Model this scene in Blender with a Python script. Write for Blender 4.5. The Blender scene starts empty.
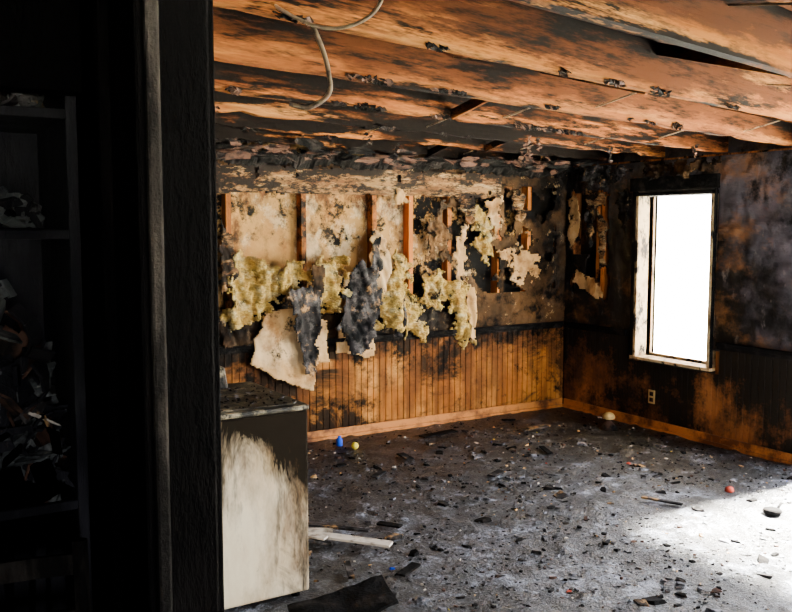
import bpy, bmesh, math, random
from mathutils import Vector, noise, Matrix
random.seed(7)
S=bpy.context.scene
col=S.collection

# ---------------------------------------------------------------- materials
def mat(name, base, layers=(), rough=.85, bump=None, obj=False, metallic=0, spec=.1):
    m=bpy.data.materials.new(name); m.use_nodes=True
    nt=m.node_tree; N=nt.nodes; L=nt.links
    b=N['Principled BSDF']
    b.inputs['Roughness'].default_value=rough
    b.inputs['Metallic'].default_value=metallic
    b.inputs['Specular IOR Level'].default_value=spec
    if obj:
        pos=N.new('ShaderNodeTexCoord').outputs['Object']
    else:
        pos=N.new('ShaderNodeNewGeometry').outputs['Position']
    sep=N.new('ShaderNodeSeparateXYZ'); L.new(pos,sep.inputs[0])
    def nz(scale,seed=0,detail=6,rg=.6,dist=0):
        mp=N.new('ShaderNodeMapping'); L.new(pos,mp.inputs['Vector'])
        mp.inputs['Location'].default_value=(seed*3.7,seed*1.9,seed*2.3)
        if not isinstance(scale,(tuple,list)): scale=(scale,)*3
        mp.inputs['Scale'].default_value=scale
        n=N.new('ShaderNodeTexNoise'); n.inputs['Scale'].default_value=1
        n.inputs['Detail'].default_value=detail; n.inputs['Roughness'].default_value=rg
        n.inputs['Distortion'].default_value=dist
        L.new(mp.outputs[0],n.inputs['Vector']); return n.outputs['Fac']
    cur=None
    prev=tuple(base)+(1,)
    for ly in layers:
        f=nz(ly['s'],ly.get('seed',0),ly.get('d',6),ly.get('r',.6),ly.get('w',0))
        for (ax,a,c,amt) in ly.get('g',()):
            mr=N.new('ShaderNodeMapRange'); mr.clamp=True
            L.new(sep.outputs[ax],mr.inputs[0])
            mr.inputs[1].default_value=a; mr.inputs[2].default_value=c
            mr.inputs[3].default_value=0; mr.inputs[4].default_value=amt
            ad=N.new('ShaderNodeMath'); ad.operation='ADD'
            L.new(f,ad.inputs[0]); L.new(mr.outputs[0],ad.inputs[1]); f=ad.outputs[0]
        mr=N.new('ShaderNodeMapRange'); mr.clamp=True
        L.new(f,mr.inputs[0]); mr.inputs[1].default_value=ly['lo']; mr.inputs[2].default_value=ly['hi']
        mr.inputs[4].default_value=ly.get('max',1)
        mx=N.new('ShaderNodeMix'); mx.data_type='RGBA'
        L.new(mr.outputs[0],mx.inputs[0])
        if cur is None: mx.inputs[6].default_value=prev
        else: L.new(cur,mx.inputs[6])
        mx.inputs[7].default_value=tuple(ly['c'])+(1,)
        cur=mx.outputs[2]
    if cur is None: b.inputs['Base Color'].default_value=prev
    else: L.new(cur,b.inputs['Base Color'])
    if bump:
        bp=N.new('ShaderNodeBump'); bp.inputs['Strength'].default_value=bump[1]
        bp.inputs['Distance'].default_value=bump[2] if len(bump)>2 else .02
        L.new(nz(bump[0],11,8,.65),bp.inputs['Height']); L.new(bp.outputs[0],b.inputs['Normal'])
    return m
K=(.003,.0028,.0026)
M={}
M['char']=mat('char_black',K,[dict(c=(.02,.017,.015),s=9,lo=.5,hi=.7)],.9,(30,.6),spec=.04)
M['charwall']=mat('charred_drywall',(.006,.005,.004),[
    dict(c=(.08,.04,.015),s=1.6,lo=.44,hi=.68),
    dict(c=(.08,.065,.05),s=(3,3,2),seed=3,lo=.55,hi=.75,max=.7,r=.7),
    dict(c=(.42,.29,.15),s=(7,7,6),seed=13,lo=.60,hi=.67,max=.85,r=.75),
    dict(c=K,s=5,seed=5,lo=.5,hi=.62,r=.7)],.8,(14,.5),spec=.05)
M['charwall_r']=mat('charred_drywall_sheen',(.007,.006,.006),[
    dict(c=(.09,.083,.095),s=1.3,seed=2,lo=.48,hi=.7,r=.65,g=((1,4.6,4.2,.08),(2,1.6,2.1,.04),(1,5.1,5.5,-.1))),  # bluish-grey haze painted into the wall colour, stronger near side and top
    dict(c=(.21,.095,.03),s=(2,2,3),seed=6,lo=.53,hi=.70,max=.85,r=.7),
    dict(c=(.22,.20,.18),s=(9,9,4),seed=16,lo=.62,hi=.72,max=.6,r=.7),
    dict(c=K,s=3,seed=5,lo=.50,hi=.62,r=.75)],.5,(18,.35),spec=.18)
M['tan']=mat('scorched_sheathing',(.60,.34,.11),[
    dict(c=(.80,.58,.31),s=(5,5,4),seed=1,lo=.54,hi=.60,r=.75,g=((0,2.8,3.1,.04),)),
    dict(c=(.36,.15,.04),s=2.2,seed=4,lo=.46,hi=.72,r=.7),
    dict(c=(.10,.042,.016),s=(4,4,2.5),seed=14,lo=.51,hi=.65,r=.7,g=((2,1.75,2.0,.13),)),
    dict(c=K,s=3.2,seed=9,lo=.50,hi=.58,r=.78,g=((0,2.0,3.9,-.02),(0,3.7,4.2,.14),(2,1.3,.95,.08)))],.85,(12,.3),spec=.05)
M['header']=mat('scorched_header',(.30,.17,.07),[
    dict(c=(.52,.38,.20),s=(2.5,3,16),seed=2,lo=.53,hi=.62,r=.7,g=((0,3.2,4.0,.03),)),
    dict(c=(.10,.045,.018),s=(3,4,16),seed=1,lo=.42,hi=.58,r=.75),
    dict(c=(.008,.006,.005),s=(4,5,11),seed=4,lo=.47,hi=.55,r=.8,g=((0,3.6,2.8,.04),(2,2.08,2.16,.10)))],.85,(12,.4),spec=.05)
M['paper']=mat('tan_paper',(.64,.38,.15),[
    dict(c=(.76,.52,.26),s=3,seed=4,lo=.5,hi=.6),
    dict(c=(.30,.14,.045),s=6,seed=1,lo=.50,hi=.68),
    dict(c=K,s=5,seed=7,lo=.57,hi=.65,r=.72)],.85,(20,.3),spec=.05)
M['grey']=mat('charred_paper',(.022,.020,.020),[
    dict(c=(.13,.12,.115),s=7,seed=1,lo=.5,hi=.7,r=.75),
    dict(c=(.38,.22,.09),s=6,seed=21,lo=.55,hi=.62,r=.75),
    dict(c=(.004,.004,.004),s=9,seed=7,lo=.46,hi=.57,r=.7)],.85,(20,.4),spec=.06)
M['insul']=mat('yellow_insulation',(.80,.54,.14),[
    dict(c=(.94,.76,.36),s=(10,10,16),seed=1,lo=.50,hi=.62),
    dict(c=(.40,.21,.045),s=(8,8,14),seed=3,lo=.46,hi=.64,r=.7),
    dict(c=(.015,.012,.009),s=6,seed=7,lo=.53,hi=.62,r=.78)],1,((40,40,90),1,.03),spec=0)
M['stud']=mat('wood_stud',(.42,.15,.035),[
    dict(c=(.20,.07,.018),s=(20,20,1.5),lo=.45,hi=.6),
    dict(c=K,s=3,seed=7,lo=.50,hi=.60,r=.7)],.8,(40,.3))
M['stud_b']=mat('wood_stud_clean',(.72,.24,.045),[
    dict(c=(.46,.13,.022),s=(20,20,1.5),lo=.45,hi=.6),
    dict(c=K,s=3,seed=2,lo=.60,hi=.66)],.8,(40,.3))
JSHADE=(2,2.272,2.36)  # height range for shade between joists, painted into the wood colour
M['joist']=mat('joist_wood',(.42,.165,.036),[
    dict(c=(.28,.09,.018),s=(.9,14,24),lo=.42,hi=.60,r=.65),
    dict(c=(.64,.32,.10),s=(.7,5,9),seed=23,lo=.52,hi=.68,g=((1,2.6,1.2,.10),(1,3.0,4.0,-.06))),
    dict(c=(.24,.085,.02),s=(1.2,50,60),seed=63,lo=.5,hi=.62,max=.6,d=4),
    dict(c=(.12,.038,.010),s=(.5,2.2,6),seed=3,lo=.43,hi=.62,r=.72,g=((0,3.5,1,.06),JSHADE+(.07,),(1,1.6,3.4,.04))),
    dict(c=(.06,.020,.006),s=(.35,2.7,.5),seed=43,lo=.50,hi=.60,max=.7,d=3),
    dict(c=(.04,.013,.004),s=(1.4,3,9),seed=53,lo=.52,hi=.66,r=.7,g=(JSHADE+(.20,),)),
    dict(c=(.003,.0022,.0018),s=(.9,3,8),seed=7,lo=.535,hi=.635,r=.78,g=((1,2.4,4.9,.20),(0,3.5,.5,.05),(2,2.29,2.42,.09),(2,2.27,2.2505,.07)))],.9,((3,40,40),.25),obj=True,spec=.02)  # black char, plus painted recess shade rising up the faces
M['subfloor']=mat('subfloor_boards',(.10,.036,.011),[
    dict(c=(.05,.016,.006),s=(8,1.2,3),lo=.42,hi=.62),
    dict(c=K,s=1.6,seed=7,lo=.42,hi=.58,r=.7,g=((1,2.0,4,.10),))],.9,(20,.3),obj=True,spec=.02)
M['wains']=mat('beadboard_wood',(.44,.165,.028),[
    dict(c=(.64,.29,.07),s=(2,2,2),seed=31,lo=.50,hi=.62,max=.8),
    dict(c=(.28,.09,.016),s=(6,6,1.2),lo=.44,hi=.6),
    dict(c=(.11,.04,.011),s=(1.8,1.8,2.6),seed=4,lo=.44,hi=.61,r=.7),
    dict(c=(.018,.010,.005),s=(1.3,1.3,2.2),seed=8,lo=.49,hi=.60,r=.78,w=.9,g=((2,.38,.8,.18),(2,.22,0,.06),(0,3.4,2.6,.03))),
    dict(c=(.10,.035,.010),s=(9,9,.8),seed=38,lo=.50,hi=.64,max=.75,g=((2,0,.6,.05),)),
    dict(c=(.004,.003,.002),s=(3,3,3),seed=18,lo=.54,hi=.64,r=.78,g=((2,.5,.8,.16),))],.7,(30,.15),spec=.04)
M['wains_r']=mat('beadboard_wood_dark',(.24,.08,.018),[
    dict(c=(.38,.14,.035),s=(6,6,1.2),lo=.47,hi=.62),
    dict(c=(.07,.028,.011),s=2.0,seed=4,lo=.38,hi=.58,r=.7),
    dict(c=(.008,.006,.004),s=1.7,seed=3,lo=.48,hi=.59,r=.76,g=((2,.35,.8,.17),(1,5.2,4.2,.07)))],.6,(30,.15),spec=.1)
M['base']=mat('baseboard_wood',(.54,.20,.04),[
    dict(c=(.12,.04,.012),s=3,seed=4,lo=.45,hi=.59,r=.72)],.5,(30,.1),spec=.2)
M['floor']=mat('burnt_floor',(.050,.053,.064),[
    dict(c=(.006,.006,.007),s=6,seed=1,lo=.42,hi=.53,r=.9),
    dict(c=(.26,.29,.36),s=(4,4,4),seed=3,lo=.54,hi=.62,r=.94,g=((1,5.0,2.0,.04),)),
    dict(c=(.004,.004,.004),s=1.7,seed=6,lo=.46,hi=.56,max=.93,r=.82,g=((1,4.3,6.2,.11),)),
    dict(c=(.45,.48,.54),s=50,seed=5,lo=.64,hi=.71,max=.7)],.42,(55,1,.03),spec=.4)
M['ash']=mat('ash_grey',(.18,.18,.20),[dict(c=(.03,.03,.03),s=25,lo=.45,hi=.6)],.9)
M['white']=mat('ash_white',(.62,.56,.47),[dict(c=(.2,.16,.12),s=12,lo=.5,hi=.65)],.9)
M['enamel']=mat('scorched_enamel',(.86,.74,.50),[
    dict(c=(.55,.38,.17),s=(4,4,1.4),seed=2,lo=.44,hi=.72,max=.8,r=.65,g=((2,.1,.7,.12),)),
    dict(c=(.16,.09,.04),s=(3,3,1.2),seed=15,lo=.54,hi=.80,r=.7,g=((2,.30,.7,.20),(0,1.38,1.64,.16))),
    dict(c=(.010,.008,.006),s=(7,7,1.1),seed=25,lo=.62,hi=.72,r=.7,max=.9,g=((2,.1,.5,.10),(0,1.45,1.58,.08))),
    dict(c=(.008,.006,.004),s=(4,4,1.6),seed=5,lo=.60,hi=.78,r=.80,w=.5,g=((2,.48,.86,.40),(0,1.5,1.67,.10)))],.9,(15,.08),spec=.02)
M['enamel_top']=mat('sooted_enamel',(.05,.042,.028),[
    dict(c=(.34,.29,.18),s=9,seed=2,lo=.50,hi=.62,r=.75),
    dict(c=(.005,.005,.004),s=13,seed=5,lo=.47,hi=.55,r=.7)],.5,(30,.5),spec=.2)
M['metal']=mat('burnt_metal',(.20,.19,.18),[dict(c=(.05,.045,.04),s=15,lo=.45,hi=.6)],.5,metallic=.6)
M['cable']=mat('cable_sheath',(.36,.27,.16),[dict(c=(.08,.06,.045),s=12,lo=.45,hi=.6)],.6)
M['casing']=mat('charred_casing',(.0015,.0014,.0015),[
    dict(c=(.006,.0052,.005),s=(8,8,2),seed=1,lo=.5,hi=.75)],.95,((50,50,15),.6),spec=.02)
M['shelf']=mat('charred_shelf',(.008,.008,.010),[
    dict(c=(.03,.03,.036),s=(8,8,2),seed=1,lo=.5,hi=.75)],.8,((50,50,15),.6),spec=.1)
M['ridge']=mat('charred_ridge',(.006,.0055,.005),[
    dict(c=(.04,.035,.03),s=(12,12,3),seed=1,lo=.48,hi=.68)],.9,(40,.5),spec=.05)
M['winframe']=mat('scorched_window_trim',(.66,.48,.25),[
    dict(c=(.16,.08,.035),s=(7,7,5),seed=13,lo=.48,hi=.64,r=.75),
    dict(c=(.012,.009,.007),s=(6,6,3),seed=3,lo=.51,hi=.58,r=.75)],.7,(20,.2))
M['ground']=mat('pale_ground',(.6,.58,.53),[dict(c=(.45,.46,.38),s=2,lo=.45,hi=.6)],.95)
M['blue']=mat('blue_plastic',(.02,.08,.6)); M['yellow']=mat('yellow_plastic',(.75,.6,.05))
M['red']=mat('red_plastic',(.35,.05,.03)); M['brown']=mat('burnt_brown',(.06,.03,.02),[dict(c=K,s=9,lo=.45,hi=.6)],.8)
M['cream']=mat('cream_plastic',(.55,.38,.14))

# ---------------------------------------------------------------- mesh helpers
def mk(name, verts, faces, mats, fm=None, parent=None, smooth=False):
    me=bpy.data.meshes.new(name); me.from_pydata(verts,[],faces); 
    if not isinstance(mats,(list,tuple)): mats=[mats]
    for m in mats: me.materials.append(m)
    if fm: me.polygons.foreach_set('material_index',fm)
    if smooth: me.polygons.foreach_set('use_smooth',[True]*len(faces))
    me.update()
    o=bpy.data.objects.new(name,me); col.objects.link(o)
    if parent: o.parent=parent
    return o
class B:
    def __init__(s): s.v=[];s.f=[];s.m=[]
    def hexa(s,pts,mi=0):
        i=len(s.v); s.v+=[tuple(p) for p in pts]
        s.f+=[(i,i+3,i+2,i+1),(i+4,i+5,i+6,i+7),(i,i+1,i+5,i+4),(i+1,i+2,i+6,i+5),(i+2,i+3,i+7,i+6),(i+3,i,i+4,i+7)]
        s.m+=[mi]*6
    def box(s,x0,x1,y0,y1,z0,z1,mi=0):
        s.hexa([(x0,y0,z0),(x1,y0,z0),(x1,y1,z0),(x0,y1,z0),(x0,y0,z1),(x1,y0,z1),(x1,y1,z1),(x0,y1,z1)],mi)
    def beam(s,a,b,w,h,mi=0,up=(0,0,1)):
        a=Vector(a);b=Vector(b);d=(b-a).normalized();u=Vector(up)
        r=d.cross(u)
        if r.length<1e-3: r=d.cross(Vector((1,0,0)))
        r.normalize(); u=r.cross(d).normalized(); r=r*w/2;u=u*h/2
        s.hexa([a-r-u,a+r-u,b+r-u,b-r-u,a-r+u,a+r+u,b+r+u,b-r+u],mi)
    def tube(s,pts,r,mi=0,n=8):
        pts=[Vector(p) for p in pts]; base=len(s.v)
        for k,p in enumerate(pts):
            d=(pts[min(k+1,len(pts)-1)]-pts[max(k-1,0)]).normalized()
            a=d.cross(Vector((0.3,.2,1))).normalized(); c=d.cross(a)
            for j in range(n):
                t=2*math.pi*j/n; s.v.append(tuple(p+(a*math.cos(t)+c*math.sin(t))*r))
        for k in range(len(pts)-1):
            for j in range(n):
                s.f.append((base+k*n+j,base+k*n+(j+1)%n,base+(k+1)*n+(j+1)%n,base+(k+1)*n+j)); s.m.append(mi)
        s.f.append(tuple(base+j for j in range(n))[::-1]); s.f.append(tuple(base+(len(pts)-1)*n+j for j in range(n))); s.m+=[mi,mi]
    def lathe(s,cx,cy,prof,mi=0,n=16):
        base=len(s.v)
        for (r,z) in prof:
            for j in range(n):
                t=2*math.pi*j/n; s.v.append((cx+r*math.cos(t),cy+r*math.sin(t),z))
        for k in range(len(prof)-1):
            for j in range(n):
                s.f.append((base+k*n+j,base+k*n+(j+1)%n,base+(k+1)*n+(j+1)%n,base+(k+1)*n+j)); s.m.append(mi)
        s.f.append(tuple(base+j for j in range(n))[::-1]); s.f.append(tuple(base+(len(prof)-1)*n+j for j in range(n))); s.m+=[mi,mi]
    def out(s,name,mats,parent=None,bevel=0,smooth=False):
        o=mk(name,s.v,s.f,mats,s.m,parent,smooth)
        if bevel:
            md=o.modifiers.new('bevel','BEVEL'); md.width=bevel; md.segments=2; md.limit_method='ANGLE'
        return o
def empty(name,loc=(0,0,0)):
    e=bpy.data.objects.new(name,None); e.location=loc; col.objects.link(e); return e
def fbm(p,sc,oc=3):
    v=0;a=1;
    for i in range(oc):
        v+=a*noise.noise(Vector(p)*sc); sc*=2.1; a*=.5
    return v
def inpoly(x,y,P):
    c=False;n=len(P);j=n-1
    for i in range(n):
        xi,yi=P[i];xj,yj=P[j]
        if (yi>y)!=(yj>y) and x<(xj-xi)*(y-yi)/(yj-yi)+xi: c=not c
        j=i
    return c
def sheet(name,pred,a0,a1,b0,b1,st,fn,m,thick=.006,parent=None,smooth=False):
    idx={};V=[];F=[]
    na=int((a1-a0)/st)+1; nb=int((b1-b0)/st)+1
    def vi(i,j):
        if (i,j) not in idx:
            a=min(a0+i*st,a1); b=min(b0+j*st,b1)
            idx[(i,j)]=len(V); V.append(tuple(fn(a,b)))
        return idx[(i,j)]
    for i in range(na):
        for j in range(nb):
            a=a0+(i+.5)*st; b=b0+(j+.5)*st
            if a<a1 and b<b1 and pred(a,b):
                F.append((vi(i,j),vi(i+1,j),vi(i+1,j+1),vi(i,j+1)))
    o=mk(name,V,F,m,None,parent,smooth)
    if thick:
        md=o.modifiers.new('solid','SOLIDIFY'); md.thickness=thick; md.offset=0
    return o

XR,YB=5.58,6.13; XL,YF=-1.6,-2.6
ZJ=2.25; ZT=2.47
# ---------------------------------------------------------------- shell
WB=empty('wall_back'); WR=empty('wall_right')
b=B(); b.box(XL-.1,XR+.25,YB+.10,YB+.2,-.1,2.6); b.out('sheathing',[M['tan']],WB)
b=B()
b.box(XR+.10,XR+.2,YF,.6,-.1,2.6); b.box(XR+.10,XR+.2,.6,3.45,2.12,2.6)
b.box(XR+.10,XR+.2,3.45,4.48,-.1,2.6); b.box(XR+.10,XR+.2,4.48,5.21,-.1,.6); b.box(XR+.10,XR+.2,4.48,5.21,1.95,2.6)
b.box(XR+.10,XR+.2,5.21,YB+.1,-.1,2.6)
b.box(XR,XR+.1,YF,.6,0,2.25);b.box(XR,XR+.1,.6,3.45,2.12,2.25)
b.out('sheathing',[M['charwall_r']],WR)
b=B(); b.box(XL-.1,XL,YF-.1,YB+.1,-.1,2.6); b.out('wall_left',[M['charwall']])
b=B(); b.box(XL,-.4,YF-.1,YF,-.1,2.6); b.box(-.4,.1,YF-.1,YF,-.1,1.0); b.box(-.4,.1,YF-.1,YF,2.1,2.6); b.box(.1,3.0,YF-.1,YF,-.1,2.6)  # narrow unseen opening added to let fill light reach the alcove
b.box(3.0,4.8,YF-.1,YF,-.1,.7); b.box(3.0,4.8,YF-.1,YF,2.1,2.6); b.box(4.8,XR+.2,YF-.1,YF,-.1,2.6)  # wide opening behind the camera, added for front fill light
b.out('wall_front',[M['charwall']])
al=math.radians(12)
b=B(); b.box(XL-.1,XR+.2,YF-.1,YB+.2,ZT,ZT+.05); b.out('ceiling',[M['subfloor']])
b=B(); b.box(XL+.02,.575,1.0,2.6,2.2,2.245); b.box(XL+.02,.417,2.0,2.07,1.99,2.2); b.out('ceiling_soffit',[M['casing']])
b=B(); d=Vector((math.cos(al),math.sin(al))); n=Vector((-math.sin(al),math.cos(al)))
c=-3.42; js=[]
while c<6.6:
    p=n*c; lo,hi=-20,20
    for (k,mn,mx) in ((0,XL+.01,XR+.09),(1,YF+.01,YB+.09)):
        t1=(mn-p[k])/d[k]; t2=(mx-p[k])/d[k]
        lo=max(lo,min(t1,t2)); hi=min(hi,max(t1,t2))
    if hi-lo>.3:
        ns=max(2,int((hi-lo)/.10)); i0=len(b.v); jz=random.uniform(-.008,.012)
        for k in range(ns+1):
            x=lo+(hi-lo)*k/ns
            near=min(1,max(0,(c-1.6)/2.5))
            dz=near*.04*max(0,fbm((x,c*7,3),5,3))+.002*fbm((x,c,9),9,2); yy=.003*fbm((x,c*3,1),1.2,2)
            w=.021-.009*near*max(0,fbm((x,c*5,8),5,2))
            zb=ZJ+.012+jz+max(0,dz)
            b.v+=[(x,c-w+yy,zb),(x,c+w+yy,zb),(x,c+.021+yy,ZT-.001),(x,c-.021+yy,ZT-.001)]
        for k in range(ns):
            a=i0+4*k
            for j in range(4):
                b.f.append((a+j,a+4+j,a+4+(j+1)%4,a+(j+1)%4)); b.m.append(0)
        b.f.append((i0,i0+1,i0+2,i0+3)); b.m.append(0); a=i0+4*ns; b.f.append((a+3,a+2,a+1,a)); b.m.append(0)
        js.append((c,lo,hi))
    c+=.60
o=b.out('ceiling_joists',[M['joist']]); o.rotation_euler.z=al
b=B()
for row in (3.35,5.0):
    for k in range(len(js)-1):
        c0,l0,h0=js[k]; c1,l1,h1=js[k+1]
        if l0<row<h0 and l1<row<h1:
            if random.random()<.7: b.beam((row,c0+.02,ZJ+.03),(row,c1-.02,ZT-.03),.02,.05,0)
            if random.random()<.5: b.beam((row+.03,c0+.02,ZT-.03),(row+.03,c1-.02,ZJ+.03),.02,.05,0)
            if random.random()<.8: b.tube([(row+.5,c0+.02,ZT-.04),(row+.45,c1-.02,ZJ+.05)],.004,1)
            if random.random()<.5: b.tube([(row-.7,c0+.02,ZJ+.05),(row-.6,c1-.02,ZT-.06)],.004,1)
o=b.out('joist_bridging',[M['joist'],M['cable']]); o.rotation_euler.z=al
b=B()
def flake(p,u,w,mi):
    p=Vector(p); u=Vector(u); w=Vector(w); nn=random.randint(7,10)
    i=len(b.v); nrm=u.cross(w).normalized()
    for j in range(nn):
        t=6.283*j/nn; r=random.uniform(.4,1.2)
        b.v.append(tuple(p+u*math.cos(t)*r+w*math.sin(t)*r+nrm*random.uniform(-.015,.015)))
    for j in range(1,nn-1): b.f.append((i,i+j,i+j+1)); b.m.append(mi)
for k in range(240):
    x=random.uniform(1.3,4.7) if random.random()<.7 else random.uniform(4.7,5.5)
    y=YB-.08-abs(random.gauss(0,.2)); z=random.uniform(2.18,2.27)
    s=random.uniform(.02,.09)
    flake((x,min(y,YB-.05),z),(s*1.4,random.uniform(-.02,.02),random.uniform(-.02,.02)),(random.uniform(-.02,.02),random.uniform(-.01,.02),s*random.uniform(.15,.5)),random.choice((0,0,2,2,0)))
for k in range(60):
    c0=random.choice([q[0] for q in js if 1.9<q[0]<5.4]); s0=random.uniform(1.2,4.6)
    L=random.uniform(.03,.16); hgt=random.uniform(.005,.022)
    for q in range(int(L/.02)):
        x,y=(d*(s0+q*.02)+n*c0)[:]
        flake((x,y-.026,ZJ+.012+hgt*.3*random.random()),(.02,.005,random.uniform(-.004,.004)),(random.uniform(-.01,.01),-.006,hgt*random.uniform(.4,1)),random.choice((0,0,2)))
for (x,y,L) in ((3.6,4.3,.13),(3.72,4.35,.07),(4.6,4.6,.10),(4.9,4.1,.08),(2.6,4.6,.08),(4.3,5.2,.1),(3.1,5.1,.09)):
    for q in range(6):
        flake((x+random.gauss(0,.01),y,ZJ-L*q/6),(.014+.01*random.random(),.01,0),(.004,0,L/6),random.choice((0,2)))
o=b.out('charred_ceiling_remnants',[M['char'],M['grey'],M['brown']])
md=o.modifiers.new('solid','SOLIDIFY'); md.thickness=.004

# floor
def fz(x,y):
    return .014*max(0,fbm((x,y,0),3.0,2))+.02*max(0,fbm((x,y,5),9,3))
st=.03
nx=int((XR+.1-XL)/st); ny=int((YB+.1-YF)/st)
V=[(XL+i*st,YF+j*st,fz(XL+i*st,YF+j*st)) for j in range(ny+1) for i in range(nx+1)]
F=[(j*(nx+1)+i,j*(nx+1)+i+1,(j+1)*(nx+1)+i+1,(j+1)*(nx+1)+i) for j in range(ny) for i in range(nx)]
mk('floor',V,F,M['floor'],smooth=True)
b=B(); b.box(-40,60,-40,60,-.3,-.12); b.out('outside_ground',[M['ground']])

# ---------------------------------------------------------------- back wall
b=B()
for x,mi in ((-1.2,0),(-.6,0),(0,0),(.6,0),(1.2,0),(1.75,0),(2.29,0),(2.90,0),(3.53,0),(3.88,1),(4.27,0),(4.81,1),(5.15,1),(5.52,0)):
    b.box(x-.02,x+.02,YB+.012,YB+.10,0,2.23,mi)
b.box(XL,XR,YB+.012,YB+.10,2.23,2.25,0)
b.out('studs',[M['stud'],M['stud_b']],WB)
def hole_back(x,z):
    w=.07*fbm((x*1,z,3),5,3)
    if 2.1<x<4.2+w*2:
        lim=1.03+.10*fbm((x,0,7),3,3)
        if z>lim and z<1.97: 
            return True
    if 4.2<x<4.80+w:
        v=fbm((x,z,31),5,4)
        if 1.1<z<1.97 and v<.32: return True
    if 4.84<x<5.46 and 1.1<z<2.05:
        v=fbm((x,z,17),4.5,4)+.35*(z-1.6)
        if v>-.08: return True
    return False
def fb(x,z): 
    return (x,YB+.004+.012*fbm((x,z,0),4,3)-.02*max(0,fbm((x,z,40),9,2)),z)
sheet('drywall',lambda x,z:not hole_back(x,z),XL,XR,.74,2.24,.016,fb,M['charwall'],.012,WB)
def hb(x,z): return (x,YB-.03+.006*fbm((x,z,2),6,2),z)
sheet('trim_header',lambda x,z: 1.95+.02*fbm((x,1,0),6,3)<z<2.15+.02*fbm((x,9,0),5,3) and not fbm((x,z,4),7,3)>.62,1.0,4.78,1.9,2.22,.012,hb,M['header'],.03)
def sagp(x,z): return z>2.16-.05*fbm((x,3,3),4,4)-.05*max(0,fbm((x,8,3),1.5,2))
sheet('charred_ceiling_drape',sagp,XL+.05,5.45,2.02,2.245,.012,lambda x,z:(x,YB-.075-.9*max(0,z-2.12)-.03*fbm((x*2,z,8),7,3),z+.012*fbm((x,z,5),12,2)),M['char'],.008)
def bead(name,ax,a0,a1,top,m,par):
    b=B(); w=.058; a=a0
    while a<a1-.01:
        e=min(a+w-.007,a1); zt=top(a)
        if ax==0:
            b.box(a,e,YB-.018,YB-.006,0,zt); b.box(e,min(e+.007,a1),YB-.011,YB-.006,0,zt)
        else:
            b.box(XR-.018,XR-.006,a,e,0,zt); b.box(XR-.011,XR-.006,e,min(e+.007,a1),0,zt)
        a+=w
    return b.out(name,[m],par,bevel=.003)
bead('wainscot',0,XL,XR-.02,lambda a:.78,M['wains'],WB)
bead('wainscot',1,3.5,YB-.02,lambda a:.56 if 4.36<a<5.28 else .78,M['wains_r'],WR)
b=B(); b.box(XL,XR-.03,YB-.04,YB-.018,0,.03); b.box(XL,XR-.03,YB-.032,YB-.018,.03,.085); b.out('baseboard_back',[M['base']],bevel=.004)
b=B(); b.box(XR-.04,XR-.018,3.5,YB-.045,0,.03); b.box(XR-.032,XR-.018,3.5,YB-.045,.03,.085); b.out('baseboard_right',[M['base']],bevel=.004)
b=B(); b.box(XL,XR-.05,YB-.05,YB-.018,.78,.815); b.box(XL,XR-.05,YB-.035,YB-.018,.755,.78); b.out('trim_chair_rail_back',[M['char']],bevel=.005)
b=B()
for a,e in ((3.5,4.38),(5.31,YB-.055)):
    b.box(XR-.05,XR-.018,a,e,.78,.815); b.box(XR-.035,XR-.018,a,e,.755,.78)
b.out('trim_chair_rail_right',[M['char']],bevel=.005)
# ---------------------------------------------------------------- right wall
b=B()
for y,mi in ((3.5,0),(3.95,0),(4.40,0),(5.30,0),(5.66,1),(5.72,0),(6.05,0)):
    b.box(XR+.012,XR+.10,y-.02,y+.02,0,2.23,mi)
b.box(XR+.012,XR+.10,3.45,YB,2.23,2.25)
b.out('studs',[M['stud'],M['stud_b']],WR)
def hole_r(y,z):
    w=.09*fbm((y,z,3),5,3)
    if 4.44<y<5.25 and .56<z<1.99: return True
    if 5.58<y+w<6.03 and 1.08<z+w*1.5<2.0 and not (5.85<y+w<6.0 and z<1.45) : return True
    return False
sheet('drywall',lambda y,z:not hole_r(y,z),3.46,YB-.01,.74,2.24,.018,lambda y,z:(XR+.004+.012*fbm((y,z,9),4,3)-.015*max(0,fbm((y,z,40),9,2)),y,z),M['charwall_r'],.012,WR)
def poly_sheet(name,P,yoff,m,amp=.02,sc=6,edge=.03,st=.011,thick=.004,wall='b',lean=0,parent=None,smooth=True,crumple=0,fold=0,cf=28,holes=9):
    xs=[p[0] for p in P]; zs=[p[1] for p in P]; z1=max(zs)
    sd=random.random()*20
    def pr(a,c):
        return inpoly(a+edge*fbm((a,c,sd),12,3),c+edge*fbm((a,c,sd+5),12,3),P) and fbm((a,c,sd+3),11,3)<holes
    def fn(a,c):
        o=yoff+amp*fbm((a,c*.5,sd+2),sc,4)+lean*(z1-c)+crumple*fbm((a,c,sd+9),cf,4)+fold*fbm((a+.3*c,c*.15,sd+4),16,2)
        o=max(o,.022)
        return (a,YB-o,c) if wall=='b' else (XR-o,a,c)
    return sheet(name,pr,min(xs)-edge,max(xs)+edge,min(zs)-edge,max(zs)+edge,st,fn,m,thick,parent,smooth)
e=empty('torn_plaster')
poly_sheet('scrap_1',[(5.98,1.98),(6.08,1.95),(6.05,1.5),(5.97,1.55),(5.9,1.75)],.03,M['paper'],.02,wall='r',parent=e)
poly_sheet('scrap_2',[(5.58,1.98),(5.85,2.02),(5.82,1.85),(5.6,1.88)],.03,M['header'],.02,wall='r',parent=e)
poly_sheet('scrap_3',[(5.57,1.75),(5.68,1.85),(5.66,1.3),(5.58,1.35)],.03,M['header'],.02,wall='r',parent=e)
poly_sheet('scrap_4',[(5.65,1.2),(5.95,1.3),(5.98,1.18),(5.7,1.05),(5.6,1.1)],.03,M['paper'],.03,wall='r',parent=e)
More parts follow.
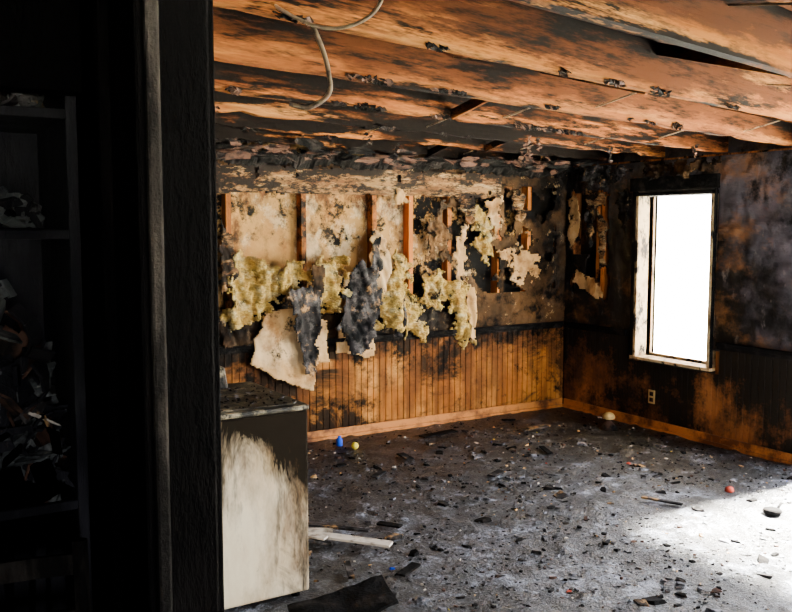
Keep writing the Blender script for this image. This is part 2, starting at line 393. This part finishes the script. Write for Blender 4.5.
poly_sheet('scrap_5',[(5.25,2.2),(5.95,2.22),(5.9,2.1),(5.6,2.05),(5.4,2.12)],.04,M['grey'],.04,wall='r',parent=e,edge=.08,crumple=.02)
poly_sheet('scrap_6',[(4.35,2.22),(5.2,2.2),(5.1,2.12),(4.8,2.10),(4.5,2.14)],.05,M['charwall'],.04,wall='r',parent=e,edge=.08,crumple=.02)
poly_sheet('scrap_7',[(5.75,1.9),(5.84,1.8),(5.80,1.5),(5.74,1.55)],.03,M['grey'],.04,wall='r',parent=e,edge=.05,crumple=.02)
poly_sheet('scrap_8',[(5.32,1.98),(5.45,2.0),(5.42,1.7),(5.34,1.6)],.03,M['charwall'],.04,wall='r',parent=e,edge=.06,crumple=.02)
# window
e=empty('window_1')
b=B()
Y0,Y1,Z0,Z1=4.48,5.21,.60,1.95
b.box(XR-.03,XR+.2,Y1,Y1+.03,Z0,Z1,0); b.box(XR-.03,XR+.2,Y0-.03,Y0,Z0,Z1,0)
b.box(XR-.02,XR+.2,Y0-.03,Y1+.03,Z1,Z1+.03,1); b.box(XR-.045,XR+.2,Y0-.05,Y1+.05,Z0-.025,Z0,0)
b.out('window_jambs',[M['winframe'],M['char']],e,bevel=.004)
b=B()
b.box(XR-.03,XR+.0,Y1+.03,Y1+.07,Z0,Z1+.04); b.box(XR-.03,XR+.0,Y0-.045,Y0-.03,Z0,Z1+.04)
b.box(XR-.035,XR+.0,Y0-.06,Y1+.10,Z1+.04,Z1+.15)
b.out('window_casing',[M['char']],e,bevel=.005)
b=B()
b.box(XR+.14,XR+.16,Y1-.012,Y1,Z0,Z1); b.box(XR+.14,XR+.16,Y0,Y0+.012,Z0,Z1); b.box(XR+.14,XR+.16,Y0,Y1,Z0,Z0+.02)
b.out('window_sash',[M['winframe']],e,bevel=.003)
e=empty('sun_blocker'); b=B()  # unseen roof on posts, added to keep sun out of the window
b.hexa([(XR+.21,3.55,2.45),(XR+2.3,3.55,2.30),(XR+2.3,6.9,2.30),(XR+.21,6.9,2.45),(XR+.21,3.55,2.50),(XR+2.3,3.55,2.35),(XR+2.3,6.9,2.35),(XR+.21,6.9,2.50)])
b.out('blocker_slab',[M['winframe']],e)
b=B(); b.tube([(XR+2.25,3.6,-.12),(XR+2.25,3.6,2.3)],.03); b.tube([(XR+.26,6.85,-.12),(XR+.26,6.85,2.42)],.03); b.out('blocker_posts',[M['winframe']],e)
e=empty('door_1'); b=B()
b.box(XR-.02,XR+.2,3.42,3.45,0,2.12); b.box(XR-.02,XR+.2,.6,.63,0,2.12); b.box(XR-.02,XR+.2,.63,3.42,2.09,2.12)
b.out('door_frame',[M['char']],e)
e=empty('wall_outlet'); b=B(); b.box(XR-.026,XR-.019,4.985,5.055,.22,.335); b.out('cover_plate',[M['cream']],e,bevel=.003)
b=B(); b.box(XR-.03,XR-.024,5.0,5.04,.235,.27); b.box(XR-.03,XR-.024,5.0,5.04,.285,.32); b.out('sockets',[M['brown']],e,bevel=.003)

# ---------------------------------------------------------------- hanging stuff
HG=empty('hanging_insulation')
I=[[(2.30,1.55),(2.42,1.46),(2.6,1.42),(2.75,1.44),(2.86,1.38),(2.93,1.24),(2.65,1.17),(2.53,1.06),(2.33,.93),(2.2,.95),(2.26,1.28)],
[(2.96,1.44),(3.22,1.42),(3.18,1.19),(3.02,1.00),(2.96,1.24)],
[(3.66,1.50),(3.81,1.42),(3.83,1.2),(3.95,1.08),(3.93,.79),(3.82,.77),(3.72,.86),(3.50,.86),(3.44,1.1),(3.58,1.25)],
[(3.94,1.25),(4.16,1.30),(4.28,1.22),(4.42,1.21),(4.46,.69),(4.34,.67),(4.22,1.00),(3.96,1.05)],
[(4.50,1.85),(4.68,1.83),(4.66,1.55),(4.60,1.40),(4.49,1.45)]]
for k,P in enumerate(I):
    poly_sheet('batt_%d'%(k+1),P,.09,M['insul'],.13,4.5,.10,.009,.012,crumple=.024,cf=19,fold=.03,parent=HG,holes=.8)
HB=empty('torn_wallboard')
for k,(P,m,kw) in enumerate([
 ([(2.55,1.06),(2.40,.68),(2.62,.55),(2.90,.43),(2.99,.77),(2.86,1.06)],'paper',dict(yoff=.05,sc=3,edge=.02,lean=.1,thick=.006,amp=.04)),
 ([(3.2,.98),(3.5,.97),(3.47,.64),(3.13,.71)],'paper',dict(yoff=.04,sc=3,edge=.02,lean=.1,thick=.006,amp=.03)),
 ([(2.98,1.0),(3.05,.95),(3.07,.62),(2.97,.66)],'paper',dict(yoff=.04,amp=.03,sc=3,edge=.02)),
 ([(4.78,1.50),(4.95,1.52),(5.2,1.42),(5.2,1.2),(5.08,1.3),(4.98,1.12),(4.9,1.35)],'paper',dict(yoff=.03,amp=.03,sc=5,edge=.10,crumple=.02,holes=.5)),
 ([(4.3,1.6),(4.42,1.7),(4.4,1.25),(4.32,1.2)],'paper',dict(yoff=.03,amp=.03,sc=5,edge=.06,crumple=.02)),
 ([(3.68,2.0),(3.80,1.98),(3.82,1.9),(3.72,1.85)],'paper',dict(yoff=.05,amp=.03,sc=5,edge=.05,crumple=.02)),
 ([(2.65,1.21),(2.78,1.24),(2.96,1.22),(2.95,.9),(2.92,.59),(2.8,.56),(2.74,.9)],'grey',dict(yoff=.18,amp=.07,sc=4,edge=.05,fold=.035)),
 ([(3.28,1.42),(3.46,1.34),(3.51,1.1),(3.36,.72),(3.24,.70),(3.09,.91),(3.19,1.19)],'grey',dict(yoff=.17,amp=.08,sc=4,edge=.05,fold=.035)),
 ([(3.5,1.70),(3.67,1.4),(3.56,1.18),(3.41,1.34)],'paper',dict(yoff=.08,amp=.04,sc=5,edge=.04,fold=.03)),
 ([(3.44,1.58),(3.50,1.62),(3.48,1.25),(3.38,1.3)],'grey',dict(yoff=.14,amp=.04,sc=5,edge=.04,fold=.03)),
 ([(2.2,1.72),(2.30,1.62),(2.33,1.35),(2.2,1.2)],'header',dict(yoff=.06,amp=.04,sc=5,edge=.04,fold=.03)),
 ([(4.05,1.75),(4.2,1.9),(4.24,1.5),(4.0,1.4)],'charwall',dict(yoff=.03,amp=.04,sc=5,edge=.08,crumple=.02)),
 ([(4.95,2.0),(5.08,1.95),(5.02,1.7),(4.92,1.8)],'header',dict(yoff=.03,amp=.04,sc=5,edge=.05,crumple=.02)),
 ([(2.18,1.02),(2.4,.95),(2.45,.82),(2.2,.80)],'charwall',dict(yoff=.05,amp=.04,sc=5,edge=.04,fold=.03)),
 ([(4.60,1.9),(4.78,1.96),(4.76,1.6),(4.66,1.5)],'paper',dict(yoff=.04,amp=.04,sc=5,edge=.07,crumple=.02,holes=.4)),
 ([(4.32,1.98),(4.5,1.98),(4.48,1.7),(4.38,1.75)],'header',dict(yoff=.03,amp=.04,sc=5,edge=.06,crumple=.02)),
 ([(4.40,1.2),(4.48,1.18),(4.50,.74),(4.42,.70)],'paper',dict(yoff=.10,amp=.04,sc=5,edge=.03,fold=.03)),
 ([(3.60,1.05),(3.72,1.1),(3.70,.82),(3.60,.80)],'grey',dict(yoff=.16,amp=.04,sc=5,edge=.04,fold=.03)),
 ([(2.86,1.42),(2.98,1.38),(2.97,1.1),(2.90,1.05)],'charwall',dict(yoff=.14,amp=.04,sc=5,edge=.04,fold=.03)),
 ]):
    poly_sheet('piece_%d'%(k+1),P,m=M[m],parent=HB,**kw)

b=B()
def bez(P,n=14):
    out=[]
    Q=[P[0]]+list(P)+[P[-1]]
    for i in range(1,len(Q)-2):
        p0,p1,p2,p3=[Vector(q) for q in Q[i-1:i+3]]
        for k in range(n):
            t=k/n; out.append(.5*((2*p1)+(-p0+p2)*t+(2*p0-5*p1+4*p2-p3)*t*t+(-p0+3*p1-3*p2+p3)*t**3))
    out.append(Vector(P[-1])); return out
b.tube(bez([(.86,2.25,2.47),(.90,2.24,2.36),(.96,2.21,2.29),(1.07,2.16,2.235),(1.16,2.11,2.245),(1.22,2.08,2.31),(1.24,2.07,2.47)]),.005)
b.tube(bez([(1.08,2.35,2.47),(1.13,2.36,2.33),(1.175,2.35,2.22),(1.19,2.34,2.15),(1.19,2.34,2.09),(1.14,2.37,2.05),(1.09,2.40,2.06)]),.007)
b.out('hanging_cable',[M['cable']],smooth=True)

# ---------------------------------------------------------------- washing machine
e=empty('washing_machine')
b=B(); b.box(.99,1.67,3.51,4.19,.03,.875); b.out('body',[M['enamel']],e,bevel=.012)
b=B(); b.box(.985,1.675,3.50,4.195,.875,.90); b.out('top_panel',[M['enamel_top']],e,bevel=.01)
b=B(); b.box(1.05,1.62,3.54,4.02,.90,.906); b.out('lid',[M['enamel_top']],e,bevel=.003)
b=B(); b.hexa([(1.0,4.06,.90),(1.50,4.06,.90),(1.50,4.19,.90),(1.0,4.19,.90),(1.0,4.11,1.0),(1.50,4.11,1.0),(1.50,4.19,1.0),(1.0,4.19,1.0)]); b.out('control_console',[M['enamel_top']],e,bevel=.008)
b=B()
for x in (1.04,1.62):
    for y in (3.56,4.14): b.lathe(x,y,[(.02,0),(.02,.035)])
b.out('feet',[M['char']],e)
b=B()
for x in (1.12,1.24): 
    b.tube([(x,4.075,.96),(x,4.05,.955)],.02,n=12)
b.out('knobs',[M['metal']],e)
b=B()
for k in range(200):
    x=random.uniform(1.02,1.64); y=random.uniform(3.54,4.03); s=random.uniform(.002,.010)
    z=.907; a=random.random()*3
    b.beam((x-s*math.cos(a),y-s*math.sin(a),z),(x+s*math.cos(a),y+s*math.sin(a),z+random.random()*.003),s,random.uniform(.002,.005),random.choice((0,0,1,2)))
b.out('soot_crumbs',[M['char'],M['ash'],M['grey']],e)

# ---------------------------------------------------------------- left alcove
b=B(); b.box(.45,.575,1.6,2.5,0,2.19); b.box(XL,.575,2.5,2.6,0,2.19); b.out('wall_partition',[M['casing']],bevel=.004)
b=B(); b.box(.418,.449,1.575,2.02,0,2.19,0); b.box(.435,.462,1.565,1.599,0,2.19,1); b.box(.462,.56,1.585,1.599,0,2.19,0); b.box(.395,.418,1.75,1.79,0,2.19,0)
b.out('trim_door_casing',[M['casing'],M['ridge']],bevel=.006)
BC=empty('bookcase'); b=B()
b.box(-.65,-.62,2.08,2.46,0,2.15); b.box(.395,.42,2.08,2.46,0,2.15); b.box(-.65,.42,2.46,2.48,0,2.15)
for z in (.1,.45,.74,1.04,1.67,1.94,2.13): b.box(-.62,.395,2.08,2.46,z,z+.022)
b.out('carcass',[M['shelf']],BC,bevel=.003)
b=B()
for z in (.472,.762):
    x=-.6
    while x<.36:
        w=random.uniform(.015,.04); h=random.uniform(.16,.22); y=2.1+random.random()*.03
        t=random.uniform(-.02,.02)
        b.hexa([(x,y,z),(x+w,y,z),(x+w,y+.2,z),(x,y+.2,z),(x+t,y,z+h),(x+w+t,y,z+h),(x+w+t,y+.2,z+h),(x+t,y+.2,z+h)],random.choice([0,0,1,0]))
        x+=w+.004+max(0,t)
b.out('burned_books',[M['shelf'],M['brown']],BC,bevel=.003)
M['grey_d']=mat('charred_cloth',(.06,.066,.066),[dict(c=(.20,.21,.20),s=9,lo=.5,hi=.65,r=.7),dict(c=K,s=12,seed=3,lo=.52,hi=.62)],.7,(25,.5))
def heap(name,cx,cy,z,r,h,mats,n=60,s=.06):
    b=B()
    for k in range(n):
        a=random.random()*6.28; q=r*math.sqrt(random.random())
        x=cx+q*math.cos(a)*1.6; y=cy+q*math.sin(a)*.7
        zz=z+h*(1-(q/r)**2)*random.random()
        x=min(x,.33)
        v=Vector((random.gauss(0,1),random.gauss(0,1),random.gauss(0,.7))).normalized()
        p=Vector((x,y,zz+.012)); L=s*random.uniform(.5,1)
        side=v.cross(Vector((random.gauss(0,1),random.gauss(0,1),random.gauss(0,1)))).normalized()
        nr=v.cross(side).normalized(); wd=s*random.uniform(.3,.8); cu=random.uniform(-.5,.5)*L
        pts=[p+v*L*(t-.5)*1.2+nr*cu*(1-(2*t-1)**2) for t in (0,.25,.5,.75,1)]
        mi=random.choice(range(len(mats)))
        for j in range(4): b.beam(pts[j],pts[j+1],wd*random.uniform(.8,1.1),.006,mi,up=tuple(nr))
    for vi,v in enumerate(b.v):
        x,y,zz=v
        b.v[vi]=(min(x,.39),min(max(y,2.09),2.455),max(zz,z+.001))
    return b.out(name,mats,BC)
heap('rubble_1',.18,2.22,1.063,.26,.50,[M['shelf'],M['grey_d'],M['brown'],M['shelf'],M['grey_d']],340,.12)
heap('rubble_1b',.22,2.12,1.24,.09,.12,[M['ash'],M['white'],M['grey']],18,.10)
heap('rubble_2',.2,2.2,1.695,.14,.07,[M['shelf'],M['grey_d'],M['grey_d']],80,.06)
heap('rubble_3',.2,2.2,1.965,.14,.05,[M['shelf'],M['grey_d'],M['grey']],60,.06)
e=empty('ladderback_chair'); b=B()
for x in (.0,.36): b.tube([(x,1.86,0),(x,1.84,.45),(x,1.9,1.03)],.017)
for x in (-.02,.38): b.tube([(x,1.46,0),(x,1.47,.45)],.018)
for z in (.58,.72,.86,.98):
    P=[(.0+.36*t,1.855+.045*(z-.45)/.58+.03*math.sin(math.pi*t),z) for t in [k/8 for k in range(9)]]
    for k in range(8): b.beam(P[k],P[k+1],.012,.045)
for z in (.15,.28):
    b.tube([(.0,1.855,z),(-.02,1.465,z)],.01); b.tube([(.36,1.855,z),(.38,1.465,z)],.01); b.tube([(-.02,1.465,z),(.38,1.465,z)],.01)
b.box(-.03,.39,1.45,1.86,.435,.455)
b.out('frame',[M['ridge']],e)

# ---------------------------------------------------------------- debris on floor
mats=[M['char'],M['ash'],M['white'],M['grey'],M['brown'],M['floor'],M['paper'],M['blue'],M['red'],M['yellow']]
keep=[(3.05,5.86,.06),(3.10,5.70,.07),(5.25,5.20,.1),(4.64,3.53,.07),(4.5,3.12,.2)]
b=B()
for k in range(9000):
    x=random.uniform(.9,5.5); y=random.uniform(1.6,6.05)
    if .95<x<1.72 and 3.45<y<4.25: continue
    if any((x-a)**2+(y-c)**2<r*r for a,c,r in keep): continue
    dns=fbm((x,y,1),1.3,2)
    if dns<-.1 and random.random()<.6: continue
    q=random.random()
    s=random.uniform(.004,.014) if q<.9 else random.uniform(.014,.03) if q<.985 else random.uniform(.03,.07)
    z=fz(x,y); nn=random.choice((4,5,6)); a0=random.random()*6.28
    el=random.uniform(.3,.9); h=min(s*random.uniform(.15,.5),.01); tx=random.uniform(-.2,.2); ty=random.uniform(-.2,.2)
    i=len(b.v); ring=[]; ra=random.random()*3.14; ca,sa=math.cos(ra),math.sin(ra)
    for j in range(nn):
        t=a0+6.28*j/nn; r=s*random.uniform(.6,1.3)
        px,py=r*math.cos(t),r*el*math.sin(t); ring.append((px*ca-py*sa,px*sa+py*ca))
    for (px,py) in ring: b.v.append((x+px,y+py,z-.004))
    for (px,py) in ring: b.v.append((x+px*.8,y+py*.8,z+h+px*tx+py*ty))
    mi=random.choices(range(10),[4,2.0,.4,3,1,3,.25,.015,.03,.02])[0]
    if s>.03: mi=random.choice((0,3,3,0,1))
    for j in range(nn):
        b.f.append((i+j,i+(j+1)%nn,i+nn+(j+1)%nn,i+nn+j)); b.m.append(mi)
    b.f.append(tuple(range(i+nn,i+2*nn))); b.m.append(mi)
for (x,y,a,l,w) in ((3.6,4.6,.4,.15,.06),(4.3,4.9,1.2,.2,.04),(4.1,3.6,2.0,.25,.03),(2.9,5.0,.6,.15,.05),(4.7,5.5,.1,.3,.07),(3.9,5.75,.1,.35,.08),(3.3,5.3,1.5,.16,.06),(2.2,3.5,.5,.16,.05),(2.45,4.1,2.2,.14,.05),(1.95,3.65,1.2,.2,.03)):
    b.beam((x-l*math.cos(a)/2,y-l*math.sin(a)/2,.02),(x+l*math.cos(a)/2,y+l*math.sin(a)/2,.022),w,.01,random.choice((0,0,3)))
b.out('fire_debris',mats)
b=B()
b.beam((1.80,4.35,.05),(2.28,3.80,.035),.07,.012,0); b.beam((1.85,4.45,.05),(2.25,3.98,.06),.03,.012,1); b.beam((1.78,4.28,.05),(2.1,4.12,.05),.05,.01,0); b.beam((1.76,4.33,.07),(2.0,4.0,.06),.05,.01,0)
b.beam((1.74,4.1,.10),(2.02,3.98,.03),.04,.01,1)
b.out('fallen_boards',[M['white'],M['grey']])
e=sheet('charred_panel',lambda a,c:True,1.45,1.98,3.12,3.42,.02,lambda a,c:(a+.3*(c-3.3),c+.15*(a-1.9),.05+.02*fbm((a,c,1),5,2)),M['char'],.012)
e=empty('plastic_bottle'); b=B(); b.lathe(3.05,5.86,[(.01,.005),(.025,.01),(.025,.06),(.012,.075),(.012,.085)]); o=b.out('bottle',[M['blue']],e,smooth=True)
e=empty('toy_ball'); b=B(); b.lathe(3.10,5.70,[(.005,.01)]+[(.028*math.sin(math.pi*t/8),.038-.028*math.cos(math.pi*t/8)) for t in range(1,8)]+[(.005,.066)]); b.out('ball',[M['yellow']],e,smooth=True)
e=empty('toy_mushroom'); b=B(); b.lathe(5.25,5.20,[(.08,0),(.065,.04),(.035,.07),(.02,.09)],1); b.lathe(5.25,5.20,[(.02,.085),(.05,.095),(.052,.12),(.03,.14),(.01,.147)],0); b.out('cap_and_stem',[M['cream'],M['brown']],e,smooth=True)
e=empty('red_toy'); b=B(); b.lathe(4.64,3.53,[(.02,.005),(.03,.015),(.025,.035),(.005,.045)]); b.out('body',[M['red']],e,smooth=True)
e=empty('charred_pan'); b=B(); b.lathe(4.5,3.12,[(.035,0),(.055,.02),(.05,.035),(.02,.04)]); b.tube([(4.55,3.12,.03),(4.64,3.16,.035)],.008); b.out('body',[M['char']],e,smooth=True)

# ---------------------------------------------------------------- light
w=bpy.data.worlds.new('sky'); S.world=w; w.use_nodes=True
bg=w.node_tree.nodes['Background']; bg.inputs[0].default_value=(.96,.96,1.0,1); bg.inputs[1].default_value=40
sl=bpy.data.lights.new('sun','SUN'); sl.energy=1100; sl.angle=math.radians(9); sl.color=(1,.94,.82)
so=bpy.data.objects.new('sun',sl); col.objects.link(so)
dv=Vector((-.93,-.05,-.97)); so.rotation_euler=dv.to_track_quat('-Z','Y').to_euler()
def portal(loc,rt,sx,sy,nm):
    l=bpy.data.lights.new(nm,'AREA'); l.shape='RECTANGLE'; l.size=sx; l.size_y=sy; l.cycles.is_portal=True
    o=bpy.data.objects.new(nm,l); o.location=loc; o.rotation_euler=rt; col.objects.link(o)
H=math.pi/2
portal((XR+.22,2.02,1.06),(0,H,0),2.12,2.85,'portal_door')
portal((XR+.22,4.845,1.275),(0,H,0),1.35,.73,'portal_window')
portal((3.9,YF-.12,1.4),(H,0,0),1.8,1.4,'portal_rear_fill')  # samples sky through the added rear opening, front fill
portal((-.15,YF-.12,1.55),(H,0,0),.5,1.1,'portal_alcove_fill')  # samples sky through the added narrow opening, lightens the alcove

cam=bpy.data.cameras.new('camera'); co=bpy.data.objects.new('camera',cam); col.objects.link(co)
co.location=(0,0,1.7); co.rotation_euler=(math.radians(90-5.25),0,math.radians(-31.3)); cam.lens=39.5; cam.sensor_width=36
S.camera=co
